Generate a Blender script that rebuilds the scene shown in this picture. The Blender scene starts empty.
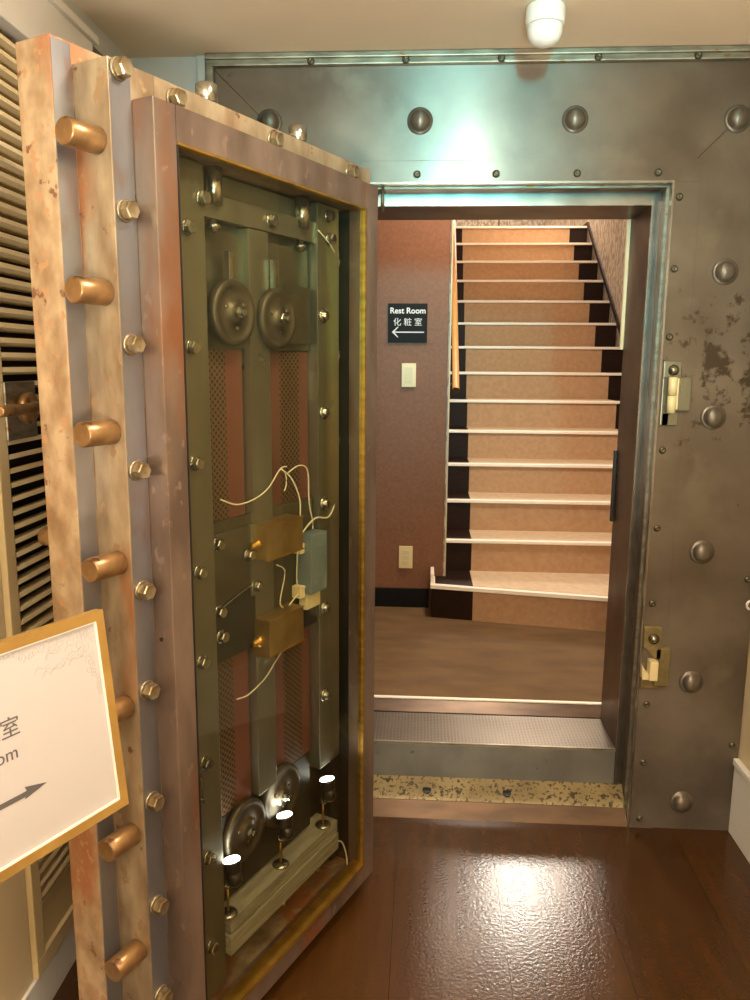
import bpy, bmesh, math, random
from mathutils import Vector, Matrix, Euler
random.seed(4)
scn = bpy.context.scene
COL = scn.collection
pi = math.pi

# ---------------------------------------------------------------- materials
def lin(h):
    if isinstance(h, str):
        h = h.lstrip('#'); v = [int(h[i:i+2], 16)/255 for i in (0, 2, 4)]
    else: v = h
    return tuple((x/12.92 if x <= .04045 else ((x+.055)/1.055)**2.4) for x in v) + (1,)

def mat(name, c1, c2=None, rough=.5, metal=0, nscale=8, stretch=(1,1,1), bump=0, bscale=60, bstretch=None,
        spots=None, roughvar=0, c3=None, coat=0, spec=.5, detail=5, lo=.35, hi=.65, bdist=.002):
    m = bpy.data.materials.new(name); m.use_nodes = True
    nt = m.node_tree; N = nt.nodes; L = nt.links
    b = N['Principled BSDF']
    b.inputs['Roughness'].default_value = rough; b.inputs['Metallic'].default_value = metal
    b.inputs['Coat Weight'].default_value = coat; b.inputs['Specular IOR Level'].default_value = spec
    b.inputs['Base Color'].default_value = lin(c1)
    tc = N.new('ShaderNodeTexCoord')
    def mapping(st):
        mp = N.new('ShaderNodeMapping'); mp.inputs['Scale'].default_value = st
        L.new(tc.outputs['Object'], mp.inputs['Vector']); return mp
    def noise(st, sc, det=5):
        n = N.new('ShaderNodeTexNoise'); n.inputs['Scale'].default_value = sc; n.inputs['Detail'].default_value = det
        L.new(mapping(st).outputs[0], n.inputs['Vector']); return n
    def ramp(src, lo, hi):
        r = N.new('ShaderNodeMapRange'); r.inputs['From Min'].default_value = lo; r.inputs['From Max'].default_value = hi
        L.new(src, r.inputs['Value']); return r.outputs['Result']
    def mix(fac, a, bb):
        x = N.new('ShaderNodeMix'); x.data_type = 'RGBA'; L.new(fac, x.inputs['Factor'])
        for s, v in ((6, a), (7, bb)):
            if isinstance(v, tuple): x.inputs[s].default_value = v
            else: L.new(v, x.inputs[s])
        return x.outputs[2]
    out = lin(c1)
    n = None
    if c2:
        n = noise(stretch, nscale, detail)
        out = mix(ramp(n.outputs['Fac'], lo, hi), out, lin(c2))
    if c3:
        n3 = noise((1,1,.5), nscale*.45, 6)
        out = mix(ramp(n3.outputs['Fac'], .52, .66), out, lin(c3))
    if spots:
        for (sc, ssc, th, st) in spots:
            ns = noise(st, ssc, 6)
            out = mix(ramp(ns.outputs['Fac'], th, th+(.035 if ssc > 10 else .09)), out, lin(sc))
    if not isinstance(out, tuple): L.new(out, b.inputs['Base Color'])
    if roughvar:
        nr = noise(stretch, nscale*1.7, 6)
        r = N.new('ShaderNodeMapRange'); r.inputs['To Min'].default_value = max(.03, rough-roughvar); r.inputs['To Max'].default_value = rough+roughvar
        r.inputs['From Min'].default_value = .3; r.inputs['From Max'].default_value = .7
        L.new(nr.outputs['Fac'], r.inputs['Value']); L.new(r.outputs['Result'], b.inputs['Roughness'])
    if bump:
        nb = noise(bstretch or stretch, bscale, 4)
        bp = N.new('ShaderNodeBump'); bp.inputs['Strength'].default_value = bump; bp.inputs['Distance'].default_value = bdist
        L.new(nb.outputs['Fac'], bp.inputs['Height']); L.new(bp.outputs[0], b.inputs['Normal'])
    return m

def aniso(m, amt, tan):
    nt = m.node_tree; b = nt.nodes['Principled BSDF']; b.inputs['Anisotropic'].default_value = amt
    c = nt.nodes.new('ShaderNodeCombineXYZ')
    for i in range(3): c.inputs[i].default_value = tan[i]
    nt.links.new(c.outputs[0], b.inputs['Tangent'])
def emis(name, c, s):
    m = bpy.data.materials.new(name); m.use_nodes = True
    b = m.node_tree.nodes['Principled BSDF']
    b.inputs['Base Color'].default_value = lin(c); b.inputs['Emission Color'].default_value = lin(c); b.inputs['Emission Strength'].default_value = s
    return m

M = {}
M['facade'] = mat('facade_steel', '#82786a', '#645a4e', rough=.36, metal=.62, nscale=3.2, bump=.12, bscale=26, bstretch=(.6,1,9),
                  roughvar=.07, spots=[('#7c7263', 5, .56, (1,1,1)), ('#5d5040', 15, .70, (1,1,1))], bdist=.001)
M['facade_dark'] = mat('jamb_steel', '#6a5442', '#523f30', rough=.4, metal=.5, nscale=4, bump=.2, bscale=30, bstretch=(9,9,.5), roughvar=.06, bdist=.001)
M['trim_steel'] = mat('trim_steel', '#a39c88', '#7c7563', rough=.4, metal=.75, nscale=14, stretch=(1,1,4), spots=[('#8a6a3a', 22, .66, (1,1,2))])
M['strip'] = mat('polished_strip', '#9a9488', '#7d766a', rough=.26, metal=.9, nscale=10)
M['rust_outer'] = mat('worn_tan_steel', '#c4aa89', '#9a7c5c', rough=.5, metal=.25, nscale=22, stretch=(1,1,.7), roughvar=.08,
                      spots=[('#ab6f48', 5.5, .55, (1,1,.5)), ('#b98f68', 46, .60, (1,1,1)), ('#7f5a40', 30, .66, (1,1,1))], bump=.3, bscale=40)
M['rust_mid'] = mat('worn_edge_steel', '#b7a283', '#836b50', rough=.42, metal=.45, nscale=16, stretch=(1,1,.4), roughvar=.08,
                    spots=[('#a0683f', 5, .56, (1,1,.4)), ('#a58560', 40, .61, (1,1,.6)), ('#6e5038', 30, .68, (1,1,1))], bump=.25, bscale=40)
M['ledge'] = mat('ledge_steel_cool_tint', '#98989c', '#827e7e', rough=.32, metal=.8, nscale=6, stretch=(1,1,.4), spots=[('#8d6550', 6, .60, (1,1,.5))], roughvar=.06)  # blue-grey base carries the cool reflection; brown spots are rust
M['frame'] = mat('inner_frame_steel', '#97806f', '#6b584b', rough=.38, metal=.6, nscale=8, stretch=(1,1,.35), spots=[('#8a5a3c', 5, .55, (1,1,.35)), ('#8f7766', 40, .62, (1,1,.6))], roughvar=.07)
M['bolt'] = mat('bolt_bronze', '#b28c5e', '#8b6b48', rough=.34, metal=.75, nscale=24, spots=[('#6c4c34', 30, .64, (1,1,1))])
M['hex'] = mat('hex_steel', '#b3a486', '#86714f', rough=.3, metal=.8, nscale=40)
M['chrome'] = mat('dull_chrome', '#b5b2a4', '#8a8678', rough=.22, metal=.95, nscale=30)
M['brass'] = mat('brass', '#b98f3c', '#9a7028', rough=.34, metal=.8, nscale=20, stretch=(1,1,3))
M['brass_box'] = mat('brass_case', '#a98f58', '#907644', rough=.36, metal=.75, nscale=14)
M['mech'] = mat('mechanism_steel', '#6e6853', '#565040', rough=.38, metal=.75, nscale=7, roughvar=.06)
M['wheel_steel'] = mat('dark_wheel_steel', '#5d5443', '#4a4335', rough=.48, metal=.7, nscale=12)
M['mech_light'] = mat('mechanism_bar_steel', '#928f7c', '#77735f', rough=.32, metal=.8, nscale=6, stretch=(1,1,.3), roughvar=.06)
M['mech_dark'] = mat('recess_steel', '#3c3a30', '#302d26', rough=.5, metal=.6, nscale=8)
M['keeper_brass'] = mat('dull_keeper_brass', '#8f8058', '#75683f', rough=.42, metal=.5, nscale=30)
M['grey_box'] = mat('blue_grey_paint', '#7e8c8a', '#72807e', rough=.4, metal=.3, nscale=10)
M['wire'] = mat('white_wire', '#cfc7a6', rough=.5)
M['plank'] = mat('grey_plank', '#8f8a74', '#716b58', rough=.7, nscale=9, stretch=(1,6,14), bump=.4, bscale=18, bstretch=(1,8,14))
M['white'] = mat('white_paint', '#dcd7cd', rough=.5)
M['blue_white'] = mat('pale_wall_paint', '#c6c4bd', '#bdbab2', rough=.6, nscale=3)
M['ceiling'] = mat('ceiling_plaster', '#ead9c0', '#e3d1b6', rough=.75, nscale=2, bump=.15, bscale=120)
M['right_wall'] = mat('right_wall_paint', '#d3c19c', '#cbb892', rough=.6, nscale=4)
M['cream'] = mat('cream_plastic', '#d8c795', rough=.4)
M['ivory'] = mat('ivory_switch', '#e6d09a', rough=.35)
M['slat'] = mat('louver_paint', '#ecdaae', '#e0cb9c', rough=.45, nscale=6)
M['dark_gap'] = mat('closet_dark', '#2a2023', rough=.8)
M['stile'] = mat('stile_paint', '#d6c294', '#cfba8b', rough=.45, nscale=4)
M['sign_wall'] = mat('brown_wall', '#85583c', '#7a5036', rough=.5, nscale=60, bump=.35, bscale=160, spec=.35)
M['wallpaper'] = mat('mottled_wallpaper', '#c6baac', '#988a7a', rough=.6, nscale=34, stretch=(1,1,.6), lo=.45, hi=.55)
M['black'] = mat('black_baseboard', '#0e0c0c', rough=.5, spec=.2)
M['black_matte'] = mat('black_matte', '#1b1816', rough=.45)
M['stair_dark'] = mat('dark_stair_wood', '#2c1a10', '#24150d', spec=.15, rough=.5, nscale=20, stretch=(1,6,6))
M['nosing'] = mat('cream_nosing', '#fbeeda', rough=.4)
M['runner'] = mat('brown_runner', '#bd9670', '#b28a64', rough=.85, nscale=40, bump=.3, bscale=300)
M['tread'] = mat('runner_tread_lit', '#d8bb98', '#ccae8b', rough=.7, nscale=30)  # paler copy of the runner; light on the tread tops put into colour
M['landing'] = mat('landing_carpet', '#70522e', '#604525', rough=.85, nscale=5, stretch=(1,2.4,1), bump=.3, bscale=260)
M['bronze'] = mat('bronze_sill', '#5e4630', '#493523', rough=.36, metal=.5, nscale=6, stretch=(1,4,4))
M['spotted'] = mat('pitted_cream_metal', '#8f7d54', '#776640', rough=.45, metal=.3, nscale=9, spots=[('#3b2f1c', 38, .60, (1,1,1)), ('#4a3a20', 95, .57, (1,1,1))])
M['galv'] = mat('galvanised_riser', '#83827a', '#6f6e68', rough=.42, metal=.35, nscale=7, stretch=(1,1,1), spots=[('#5d5648', 16, .66, (1,1,1))])
M['gold'] = mat('gold_frame', '#ad8848', '#957238', rough=.36, metal=.3, nscale=12, stretch=(1,1,4))
M['paper'] = mat('sign_paper', '#b3aca9', rough=.45)
M['ornament'] = mat('ornament_ink', '#a59c92', rough=.5)
M['ink'] = mat('sign_ink', '#55504f', rough=.5)
M['signblack'] = mat('sign_black', '#191512', rough=.6, spec=.2)
M['letter'] = mat('sign_letter', '#e6e0d8', rough=.5)
M['sensor'] = mat('sensor_plastic', '#e9e4da', rough=.35)
aniso(M['facade'], .8, (0,0,1))
def stain_cluster(m, c, rad, col):
    nt = m.node_tree; N = nt.nodes; L = nt.links; b = N['Principled BSDF']; src = b.inputs['Base Color'].links[0].from_socket
    tc = N.new('ShaderNodeTexCoord'); ds = N.new('ShaderNodeVectorMath'); ds.operation = 'DISTANCE'; ds.inputs[1].default_value = c; L.new(tc.outputs['Object'], ds.inputs[0])
    mr = N.new('ShaderNodeMapRange'); mr.inputs['From Min'].default_value = 0; mr.inputs['From Max'].default_value = rad; mr.inputs['To Min'].default_value = .16; mr.inputs['To Max'].default_value = -.08; L.new(ds.outputs['Value'], mr.inputs['Value'])
    n = N.new('ShaderNodeTexNoise'); n.inputs['Scale'].default_value = 17; n.inputs['Detail'].default_value = 7; n.inputs['Roughness'].default_value = .62; L.new(tc.outputs['Object'], n.inputs['Vector'])
    ad = N.new('ShaderNodeMath'); ad.operation = 'ADD'; L.new(n.outputs['Fac'], ad.inputs[0]); L.new(mr.outputs['Result'], ad.inputs[1])
    r = N.new('ShaderNodeMapRange'); r.inputs['From Min'].default_value = .62; r.inputs['From Max'].default_value = .69; L.new(ad.outputs[0], r.inputs['Value'])
    x = N.new('ShaderNodeMix'); x.data_type = 'RGBA'; L.new(r.outputs['Result'], x.inputs['Factor']); L.new(src, x.inputs[6]); x.inputs[7].default_value = lin(col); L.new(x.outputs[2], b.inputs['Base Color'])
stain_cluster(M['facade'], (.88, 0, 1.5), .42, '#4c4134')

def red_panel():
    m = mat('perforated_red_panel', '#7a4a3a', '#6a4434', rough=.5, metal=.45, nscale=5, stretch=(1,1,.3))
    nt = m.node_tree; N = nt.nodes; L = nt.links; b = N['Principled BSDF']
    src = b.inputs['Base Color'].links[0].from_socket
    tc = N.new('ShaderNodeTexCoord'); sp = N.new('ShaderNodeSeparateXYZ'); L.new(tc.outputs['Object'], sp.inputs[0])
    def sn(out, f):
        a = N.new('ShaderNodeMath'); a.operation = 'MULTIPLY'; a.inputs[1].default_value = f; L.new(out, a.inputs[0])
        c = N.new('ShaderNodeMath'); c.operation = 'SINE'; L.new(a.outputs[0], c.inputs[0]); return c.outputs[0]
    mu = N.new('ShaderNodeMath'); mu.operation = 'MULTIPLY'; L.new(sn(sp.outputs[0], 2*pi/.016), mu.inputs[0]); L.new(sn(sp.outputs[2], 2*pi/.014), mu.inputs[1])
    g = N.new('ShaderNodeMath'); g.operation = 'GREATER_THAN'; g.inputs[1].default_value = .2; L.new(mu.outputs[0], g.inputs[0])
    ad = N.new('ShaderNodeMath'); ad.operation = 'ADD'; ad.inputs[1].default_value = -.545+.1325/4; L.new(sp.outputs[0], ad.inputs[0])
    wv = sn(ad.outputs[0], 2*pi/.1325); g2 = N.new('ShaderNodeMath'); g2.operation = 'GREATER_THAN'; g2.inputs[1].default_value = -.25; L.new(wv, g2.inputs[0])
    mm = N.new('ShaderNodeMath'); mm.operation = 'MULTIPLY'; L.new(g.outputs[0], mm.inputs[0]); L.new(g2.outputs[0], mm.inputs[1])
    x0 = N.new('ShaderNodeMix'); x0.data_type = 'RGBA'; L.new(g2.outputs[0], x0.inputs['Factor']); L.new(src, x0.inputs[6]); x0.inputs[7].default_value = lin('#6a5238')
    x = N.new('ShaderNodeMix'); x.data_type = 'RGBA'; L.new(mm.outputs[0], x.inputs['Factor']); L.new(x0.outputs[2], x.inputs[6]); x.inputs[7].default_value = lin('#2b2119')
    L.new(x.outputs[2], b.inputs['Base Color']); return m
M['red'] = red_panel()

def floor_mat():
    m = bpy.data.materials.new('dark_board_floor'); m.use_nodes = True
    nt = m.node_tree; N = nt.nodes; L = nt.links; b = N['Principled BSDF']
    tc = N.new('ShaderNodeTexCoord'); mp = N.new('ShaderNodeMapping'); mp.inputs['Rotation'].default_value = (0,0,pi/2); mp.inputs['Location'].default_value = (0, .055, 0)
    L.new(tc.outputs['Object'], mp.inputs['Vector'])
    br = N.new('ShaderNodeTexBrick'); br.inputs['Scale'].default_value = 1; br.inputs['Brick Width'].default_value = 1.9; br.inputs['Row Height'].default_value = .2985
    br.inputs['Mortar Size'].default_value = .0012; br.inputs['Color1'].default_value = lin('#44290f'); br.inputs['Color2'].default_value = lin('#38210d'); br.inputs['Mortar'].default_value = lin('#251409')
    L.new(mp.outputs[0], br.inputs['Vector'])
    n = N.new('ShaderNodeTexNoise'); n.inputs['Scale'].default_value = 5; n.inputs['Detail'].default_value = 6
    m2 = N.new('ShaderNodeMapping'); m2.inputs['Scale'].default_value = (5,.5,1); L.new(tc.outputs['Object'], m2.inputs[0]); L.new(m2.outputs[0], n.inputs['Vector'])
    x = N.new('ShaderNodeMix'); x.data_type = 'RGBA'; x.blend_type = 'MULTIPLY'; x.inputs['Factor'].default_value = .55
    r = N.new('ShaderNodeMapRange'); r.inputs['From Min'].default_value = .3; r.inputs['From Max'].default_value = .7; r.inputs['To Min'].default_value = .7; r.inputs['To Max'].default_value = 1.25
    L.new(n.outputs['Fac'], r.inputs['Value']); L.new(br.outputs['Color'], x.inputs[6]); L.new(r.outputs['Result'], x.inputs[7]); L.new(x.outputs[2], b.inputs['Base Color'])
    b.inputs['Roughness'].default_value = .17; b.inputs['Specular IOR Level'].default_value = .5
    v = N.new('ShaderNodeTexNoise'); v.inputs['Scale'].default_value = 110; v.inputs['Detail'].default_value = 2; L.new(tc.outputs['Object'], v.inputs['Vector'])
    bp = N.new('ShaderNodeBump'); bp.inputs['Strength'].default_value = .4; bp.inputs['Distance'].default_value = .0013; L.new(v.outputs['Fac'], bp.inputs['Height'])
    L.new(bp.outputs[0], b.inputs['Normal']); return m
M['floor'] = floor_mat()

def diamond_mat():
    m = mat('diamond_plate', '#756b5f', '#665c50', rough=.36, metal=.7, nscale=8)
    nt = m.node_tree; N = nt.nodes; L = nt.links; b = N['Principled BSDF']
    tc = N.new('ShaderNodeTexCoord'); mp = N.new('ShaderNodeMapping'); mp.inputs['Rotation'].default_value = (0,0,pi/4); mp.inputs['Scale'].default_value = (1,1,1)
    L.new(tc.outputs['Object'], mp.inputs[0])
    c = N.new('ShaderNodeTexChecker'); c.inputs['Scale'].default_value = 120; L.new(mp.outputs[0], c.inputs['Vector'])
    bp = N.new('ShaderNodeBump'); bp.inputs['Strength'].default_value = .8; bp.inputs['Distance'].default_value = .003; L.new(c.outputs['Fac'], bp.inputs['Height'])
    L.new(bp.outputs[0], b.inputs['Normal'])
    src = b.inputs['Base Color'].links[0].from_socket
    x = N.new('ShaderNodeMix'); x.data_type = 'RGBA'; L.new(c.outputs['Fac'], x.inputs['Factor']); L.new(src, x.inputs[6]); x.inputs[7].default_value = lin('#83776a'); L.new(x.outputs[2], b.inputs['Base Color'])
    return m
M['diamond'] = diamond_mat()

def glass_mat():
    m = bpy.data.materials.new('green_tinted_glass'); m.use_nodes = True
    nt = m.node_tree; N = nt.nodes; L = nt.links; N.remove(N['Principled BSDF'])
    t = N.new('ShaderNodeBsdfTransparent'); t.inputs['Color'].default_value = (.90,.885,.81,1)
    g = N.new('ShaderNodeBsdfGlossy'); g.inputs['Roughness'].default_value = .03; g.inputs['Color'].default_value = (.9,1,.95,1)
    f = N.new('ShaderNodeFresnel'); f.inputs['IOR'].default_value = 1.45
    ge = N.new('ShaderNodeNewGeometry'); sb = N.new('ShaderNodeMath'); sb.operation = 'SUBTRACT'; sb.inputs[0].default_value = 1; L.new(ge.outputs['Backfacing'], sb.inputs[1])
    mu = N.new('ShaderNodeMath'); mu.operation = 'MULTIPLY'; L.new(sb.outputs[0], mu.inputs[0]); L.new(f.outputs[0], mu.inputs[1])
    x = N.new('ShaderNodeMixShader'); L.new(mu.outputs[0], x.inputs[0]); L.new(t.outputs[0], x.inputs[1]); L.new(g.outputs[0], x.inputs[2])
    L.new(x.outputs[0], N['Material Output'].inputs['Surface']); return m
M['glass'] = glass_mat()

# ---------------------------------------------------------------- mesh helpers
class MB:
    def __init__(s): s.bm = bmesh.new()
    def box(s, x0, x1, y0, y1, z0, z1, bev=0, rot=None):
        vs = [s.bm.verts.new((x, y, z)) for x in (x0, x1) for y in (y0, y1) for z in (z0, z1)]
        fs = [(0,1,3,2), (4,6,7,5), (0,4,5,1), (2,3,7,6), (0,2,6,4), (1,5,7,3)]
        F = [s.bm.faces.new([vs[i] for i in f]) for f in fs]
        if bev:
            es = list({e for f in F for e in f.edges})
            r = bmesh.ops.bevel(s.bm, geom=es, offset=bev, segments=2, profile=.6, affect='EDGES')
            vs = list({v for f in r['faces'] for v in f.verts} | {v for v in vs if v.is_valid})
        if rot: bmesh.ops.transform(s.bm, matrix=rot, verts=vs)
        return s
    def cyl(s, a, b, r, seg=20, r2=None, bev=0):
        a = Vector(a); b = Vector(b); d = b-a; q = d.to_track_quat('Z', 'Y').to_matrix()
        r2 = r if r2 is None else r2
        rings = [(0, r), (1, r2)]
        if bev: rings = [(0, r-bev), (bev/d.length, r), (1-bev/d.length, r2), (1, r2-bev)]
        R = []
        for t, rr in rings:
            R.append([s.bm.verts.new(a + d*t + q @ Vector((rr*math.cos(k*2*pi/seg), rr*math.sin(k*2*pi/seg), 0))) for k in range(seg)])
        for i in range(len(R)-1):
            for k in range(seg):
                f = s.bm.faces.new((R[i][k], R[i][(k+1) % seg], R[i+1][(k+1) % seg], R[i+1][k])); f.smooth = seg > 8
        s.bm.faces.new(R[0][::-1]); s.bm.faces.new(R[-1]); return s
    def lathe(s, a, axis, prof, seg=28):
        a = Vector(a); d = Vector(axis).normalized(); q = d.to_track_quat('Z', 'Y').to_matrix(); R = []
        for (r, t) in prof:
            R.append([s.bm.verts.new(a + d*t + q @ Vector((max(r, 1e-5)*math.cos(k*2*pi/seg), max(r, 1e-5)*math.sin(k*2*pi/seg), 0))) for k in range(seg)])
        for i in range(len(R)-1):
            for k in range(seg):
                f = s.bm.faces.new((R[i][k], R[i][(k+1) % seg], R[i+1][(k+1) % seg], R[i+1][k])); f.smooth = True
        s.bm.faces.new(R[0][::-1]); s.bm.faces.new(R[-1]); return s
    def prism(s, pts, axis, lo, hi):
        # pts: 2D polygon in the two other axes (order x,y,z without 'axis')
        def P(p, t):
            v = list(p); v.insert('xyz'.index(axis), t); return v
        A = [s.bm.verts.new(P(p, lo)) for p in pts]; B = [s.bm.verts.new(P(p, hi)) for p in pts]
        s.bm.faces.new(A); s.bm.faces.new(B[::-1])
        for i in range(len(pts)):
            j = (i+1) % len(pts); s.bm.faces.new((A[i], B[i], B[j], A[j]))
        return s
    def tube(s, pts, r, seg=7):
        # catmull-rom smoothed
        P = [Vector(p) for p in pts]; Q = []
        for i in range(len(P)-1):
            p0 = P[max(i-1, 0)]; p1 = P[i]; p2 = P[i+1]; p3 = P[min(i+2, len(P)-1)]
            for k in range(5):
                t = k/5; Q.append(.5*((2*p1)+(p2-p0)*t+(2*p0-5*p1+4*p2-p3)*t*t+(3*p1-p0-3*p2+p3)*t**3))
        Q.append(P[-1]); R = []
        for i, c in enumerate(Q):
            d = (Q[min(i+1, len(Q)-1)] - Q[max(i-1, 0)]).normalized()
            q = d.to_track_quat('Z', 'Y').to_matrix()
            R.append([s.bm.verts.new(c + q @ Vector((r*math.cos(k*2*pi/seg), r*math.sin(k*2*pi/seg), 0))) for k in range(seg)])
        for i in range(len(R)-1):
            for k in range(seg):
                f = s.bm.faces.new((R[i][k], R[i][(k+1) % seg], R[i+1][(k+1) % seg], R[i+1][k])); f.smooth = True
        s.bm.faces.new(R[0][::-1]); s.bm.faces.new(R[-1]); return s
    def torus(s, c, axis, R, r, seg=28, ss=8):
        c = Vector(c); q = Vector(axis).to_track_quat('Z', 'Y').to_matrix(); G = []
        for i in range(seg):
            a = i*2*pi/seg
            G.append([s.bm.verts.new(c + q @ Vector(((R+r*math.cos(b))*math.cos(a), (R+r*math.cos(b))*math.sin(a), r*math.sin(b)))) for b in [k*2*pi/ss for k in range(ss)]])
        for i in range(seg):
            for k in range(ss):
                f = s.bm.faces.new((G[i][k], G[(i+1) % seg][k], G[(i+1) % seg][(k+1) % ss], G[i][(k+1) % ss])); f.smooth = True
        return s
    def build(s, name, m, parent=None, loc=None, **kw):
        bmesh.ops.recalc_face_normals(s.bm, faces=s.bm.faces)
        me = bpy.data.meshes.new(name); s.bm.to_mesh(me); s.bm.free()
        me.materials.append(M[m] if isinstance(m, str) else m)
        o = bpy.data.objects.new(name, me); COL.objects.link(o)
        if parent: o.parent = parent
        if loc: o.location = loc
        tag(o, **kw); return o

def tag(o, label=None, cat=None, group=None, kind=None):
    if label: o['label'] = label
    if cat: o['category'] = cat
    if group: o['group'] = group
    if kind: o['kind'] = kind
    return o
def empty(name, loc=(0,0,0), rot=(0,0,0), **kw):
    o = bpy.data.objects.new(name, None); COL.objects.link(o); o.location = loc; o.rotation_euler = rot; o.empty_display_size = .05
    return tag(o, **kw)
def dup(o, loc, parent=None):
    c = o.copy(); COL.objects.link(c); c.location = loc; c.parent = parent or o.parent
    for ch in list(o.children):
        d = ch.copy(); COL.objects.link(d); d.parent = c
    return c
def text(name, body, size, m, parent, loc, rot, ext=.0008, bold=0, **kw):
    cu = bpy.data.curves.new(name, 'FONT'); cu.body = body; cu.size = size; cu.extrude = ext; cu.align_x = 'CENTER'; cu.align_y = 'CENTER'; cu.offset = bold
    t = bpy.data.objects.new(name, cu); COL.objects.link(t)
    dg = bpy.context.evaluated_depsgraph_get(); me = bpy.data.meshes.new_from_object(t.evaluated_get(dg))
    bpy.data.objects.remove(t); me.materials.clear(); me.materials.append(M[m])
    o = bpy.data.objects.new(name, me); COL.objects.link(o); o.parent = parent; o.location = loc; o.rotation_euler = rot
    return tag(o, **kw)

# ================================================================ SETTING
CZ = 2.36; LX = -.864; RX = 1.037
S = dict(kind='structure')
MB().box(-3.0, 3.2, -5.2, .35, -.06, 0).build('floor', 'floor', **S)
MB().box(-3.0, 3.2, -5.2, .35, CZ, CZ+.06).build('ceiling', 'ceiling', **S)
# left wall: band above the closet, casing, plain piece near the corner
lw = MB(); lw.box(LX-.12, LX, -.34, 0, 0, 2.17); lw.box(LX-.12, LX, -5.2, 0, 2.3, CZ); lw.box(LX-.12, LX, -5.2, -1.30, 0, 2.3)
lw.build('wall_left', 'blue_white', **S)
MB().box(LX-.06, LX+.02, -3.0, -.30, 2.17, 2.30, .004).box(LX-.06, LX+.032, -3.0, -.29, 2.285, 2.305, .003).build('trim_1', 'white', label='white closet header casing', **S)
MB().box(LX-.05, LX+.012, -1.6, -.34, .0, .1075, .003).build('baseboard_left', 'white', **S)
MB().box(LX, -.636, .0, .1, 0, CZ).box(-.66, -.636, -.012, .02, 0, CZ, .002).build('wall_back', 'blue_white', **S)
MB().box(RX, RX+.1, -2.0, .1, 0, CZ).build('wall_right', 'right_wall', **S)
MB().box(RX-.014, RX, -2.0, -.001, 0, .235, .003).box(RX-.02, RX, -2.0, -.001, .235, .258, .004).build('baseboard_right', 'white', **S)
MB().box(-3.0, 3.2, -5.3, -5.2, 0, CZ).build('wall_rear', 'right_wall', **S)
MB().box(-3.1, -3.0, -5.2, -1.3, 0, CZ).box(3.2, 3.3, -5.2, -1.9, 0, CZ).box(RX+.1, 3.2, -2.0, -1.9, 0, CZ).build('wall_side', 'right_wall', **S)

# louvered closet door on the left wall
d1 = empty('door_1', (LX, -.6, 0), **S); d1['label'] = 'cream louvered closet door behind the vault door'
def dbox(x0, x1, y0, y1, z0, z1, b=.002): return MB().box(x0, x1, y0, y1, z0, z1, b)
sl = MB(); z = .285
Y0, Y1 = -.232, .14
while z < 2.15:
    sl.box(-.022, .014, Y0, Y1, z-.005, z+.005, 0, Matrix.Translation((0,0,z)) @ Matrix.Rotation(math.radians(-12), 4, 'Y') @ Matrix.Translation((0,0,-z)))
    z += .0298
sl.build('slat_panel', 'slat', d1)
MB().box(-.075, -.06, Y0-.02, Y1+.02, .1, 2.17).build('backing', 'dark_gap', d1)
MB().box(-.03, .006, Y0-.016, Y1, .15, .262).box(-.03, .012, Y0-.016, Y1, .262, .272).build('lower_panel', 'stile', d1)
MB().box(-.03, .016, Y0-.045, Y1+.04, .108, .15, .003).box(-.03, .016, Y0-.045, Y0-.006, .1501, 2.17, .003).box(-.03, .016, Y1, Y1+.05, .1501, 2.17, .003).build('door_frame', 'stile', d1)
h = MB(); h.box(.014, .022, -.245, -.120, 1.335, 1.455, .003); h.build('lever_plate', 'trim_steel', d1, label='square grey lever plate')
h = MB(); h.lathe((.022, -.178, 1.40), (1,0,0), [(.03,0),(.034,.006),(.034,.016),(.028,.022),(.014,.024),(.013,.045)]).cyl((.058,-.163,1.40),(.058,-.34,1.402),.0115,16,bev=.003)
h.build('lever_handle', 'bolt', d1)
# plain panel (second leaf) left of the stile
MB().box(LX-.03, LX+.004, -1.30, -.8795, .05, 2.17, .002).build('door_2', 'right_wall', label='plain cream closet leaf beside louvered door', **S)
MB().box(LX-.14, LX-.10, -1.3, -.34, 0, 2.3).build('wall_closet', 'dark_gap', **S)

# ---------------------------------------------------------------- vault door frame (steel facade)
vf = empty('vault_door_frame', (.2, 0, 0), label='riveted grey steel vault frame filling the back wall around the stair opening', cat='door frame')
vf.location = (0, 0, 0)
OL, OR, OT = -.29, .702, 2.012          # opening front edge
FL, FR = -.633, 1.034
f = MB()
f.prism([(FL, 2.345), (FR, 2.345), (OR, OT), (OL, OT)], 'y', 0, .06)
f.build('header_plate', 'facade', vf)
MB().prism([(FR, 2.343), (FR, 0), (OR, 0), (OR, OT-.002)], 'y', .0015, .06).build('right_plate', 'facade', vf)
MB().prism([(FL, 2.343), (FL, 0), (OL, 0), (OL, OT-.002)], 'y', .0015, .06).build('left_plate', 'facade', vf)
# thin raised inner border with riveted edge
b = MB(); b.box(OL-.07, OR+.078, -.003, 0, OT, OT+.062, .001); b.build('header_border', 'facade', vf)
b = MB(); b.box(OR, OR+.078, -.003, .001, 0, OT-.0, .001); b.build('right_border', 'facade', vf)
b = MB(); b.box(FL, FR, -.022, 0, 2.327, 2.345, .003).box(FL, FR, -.03, 0, 2.343, 2.359, .003).box(FL, FL+.02, -.02, 0, 1.2, 2.33, .003)
b.build('top_trim', 'trim_steel', vf, label='pale worn angle strip')
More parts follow.
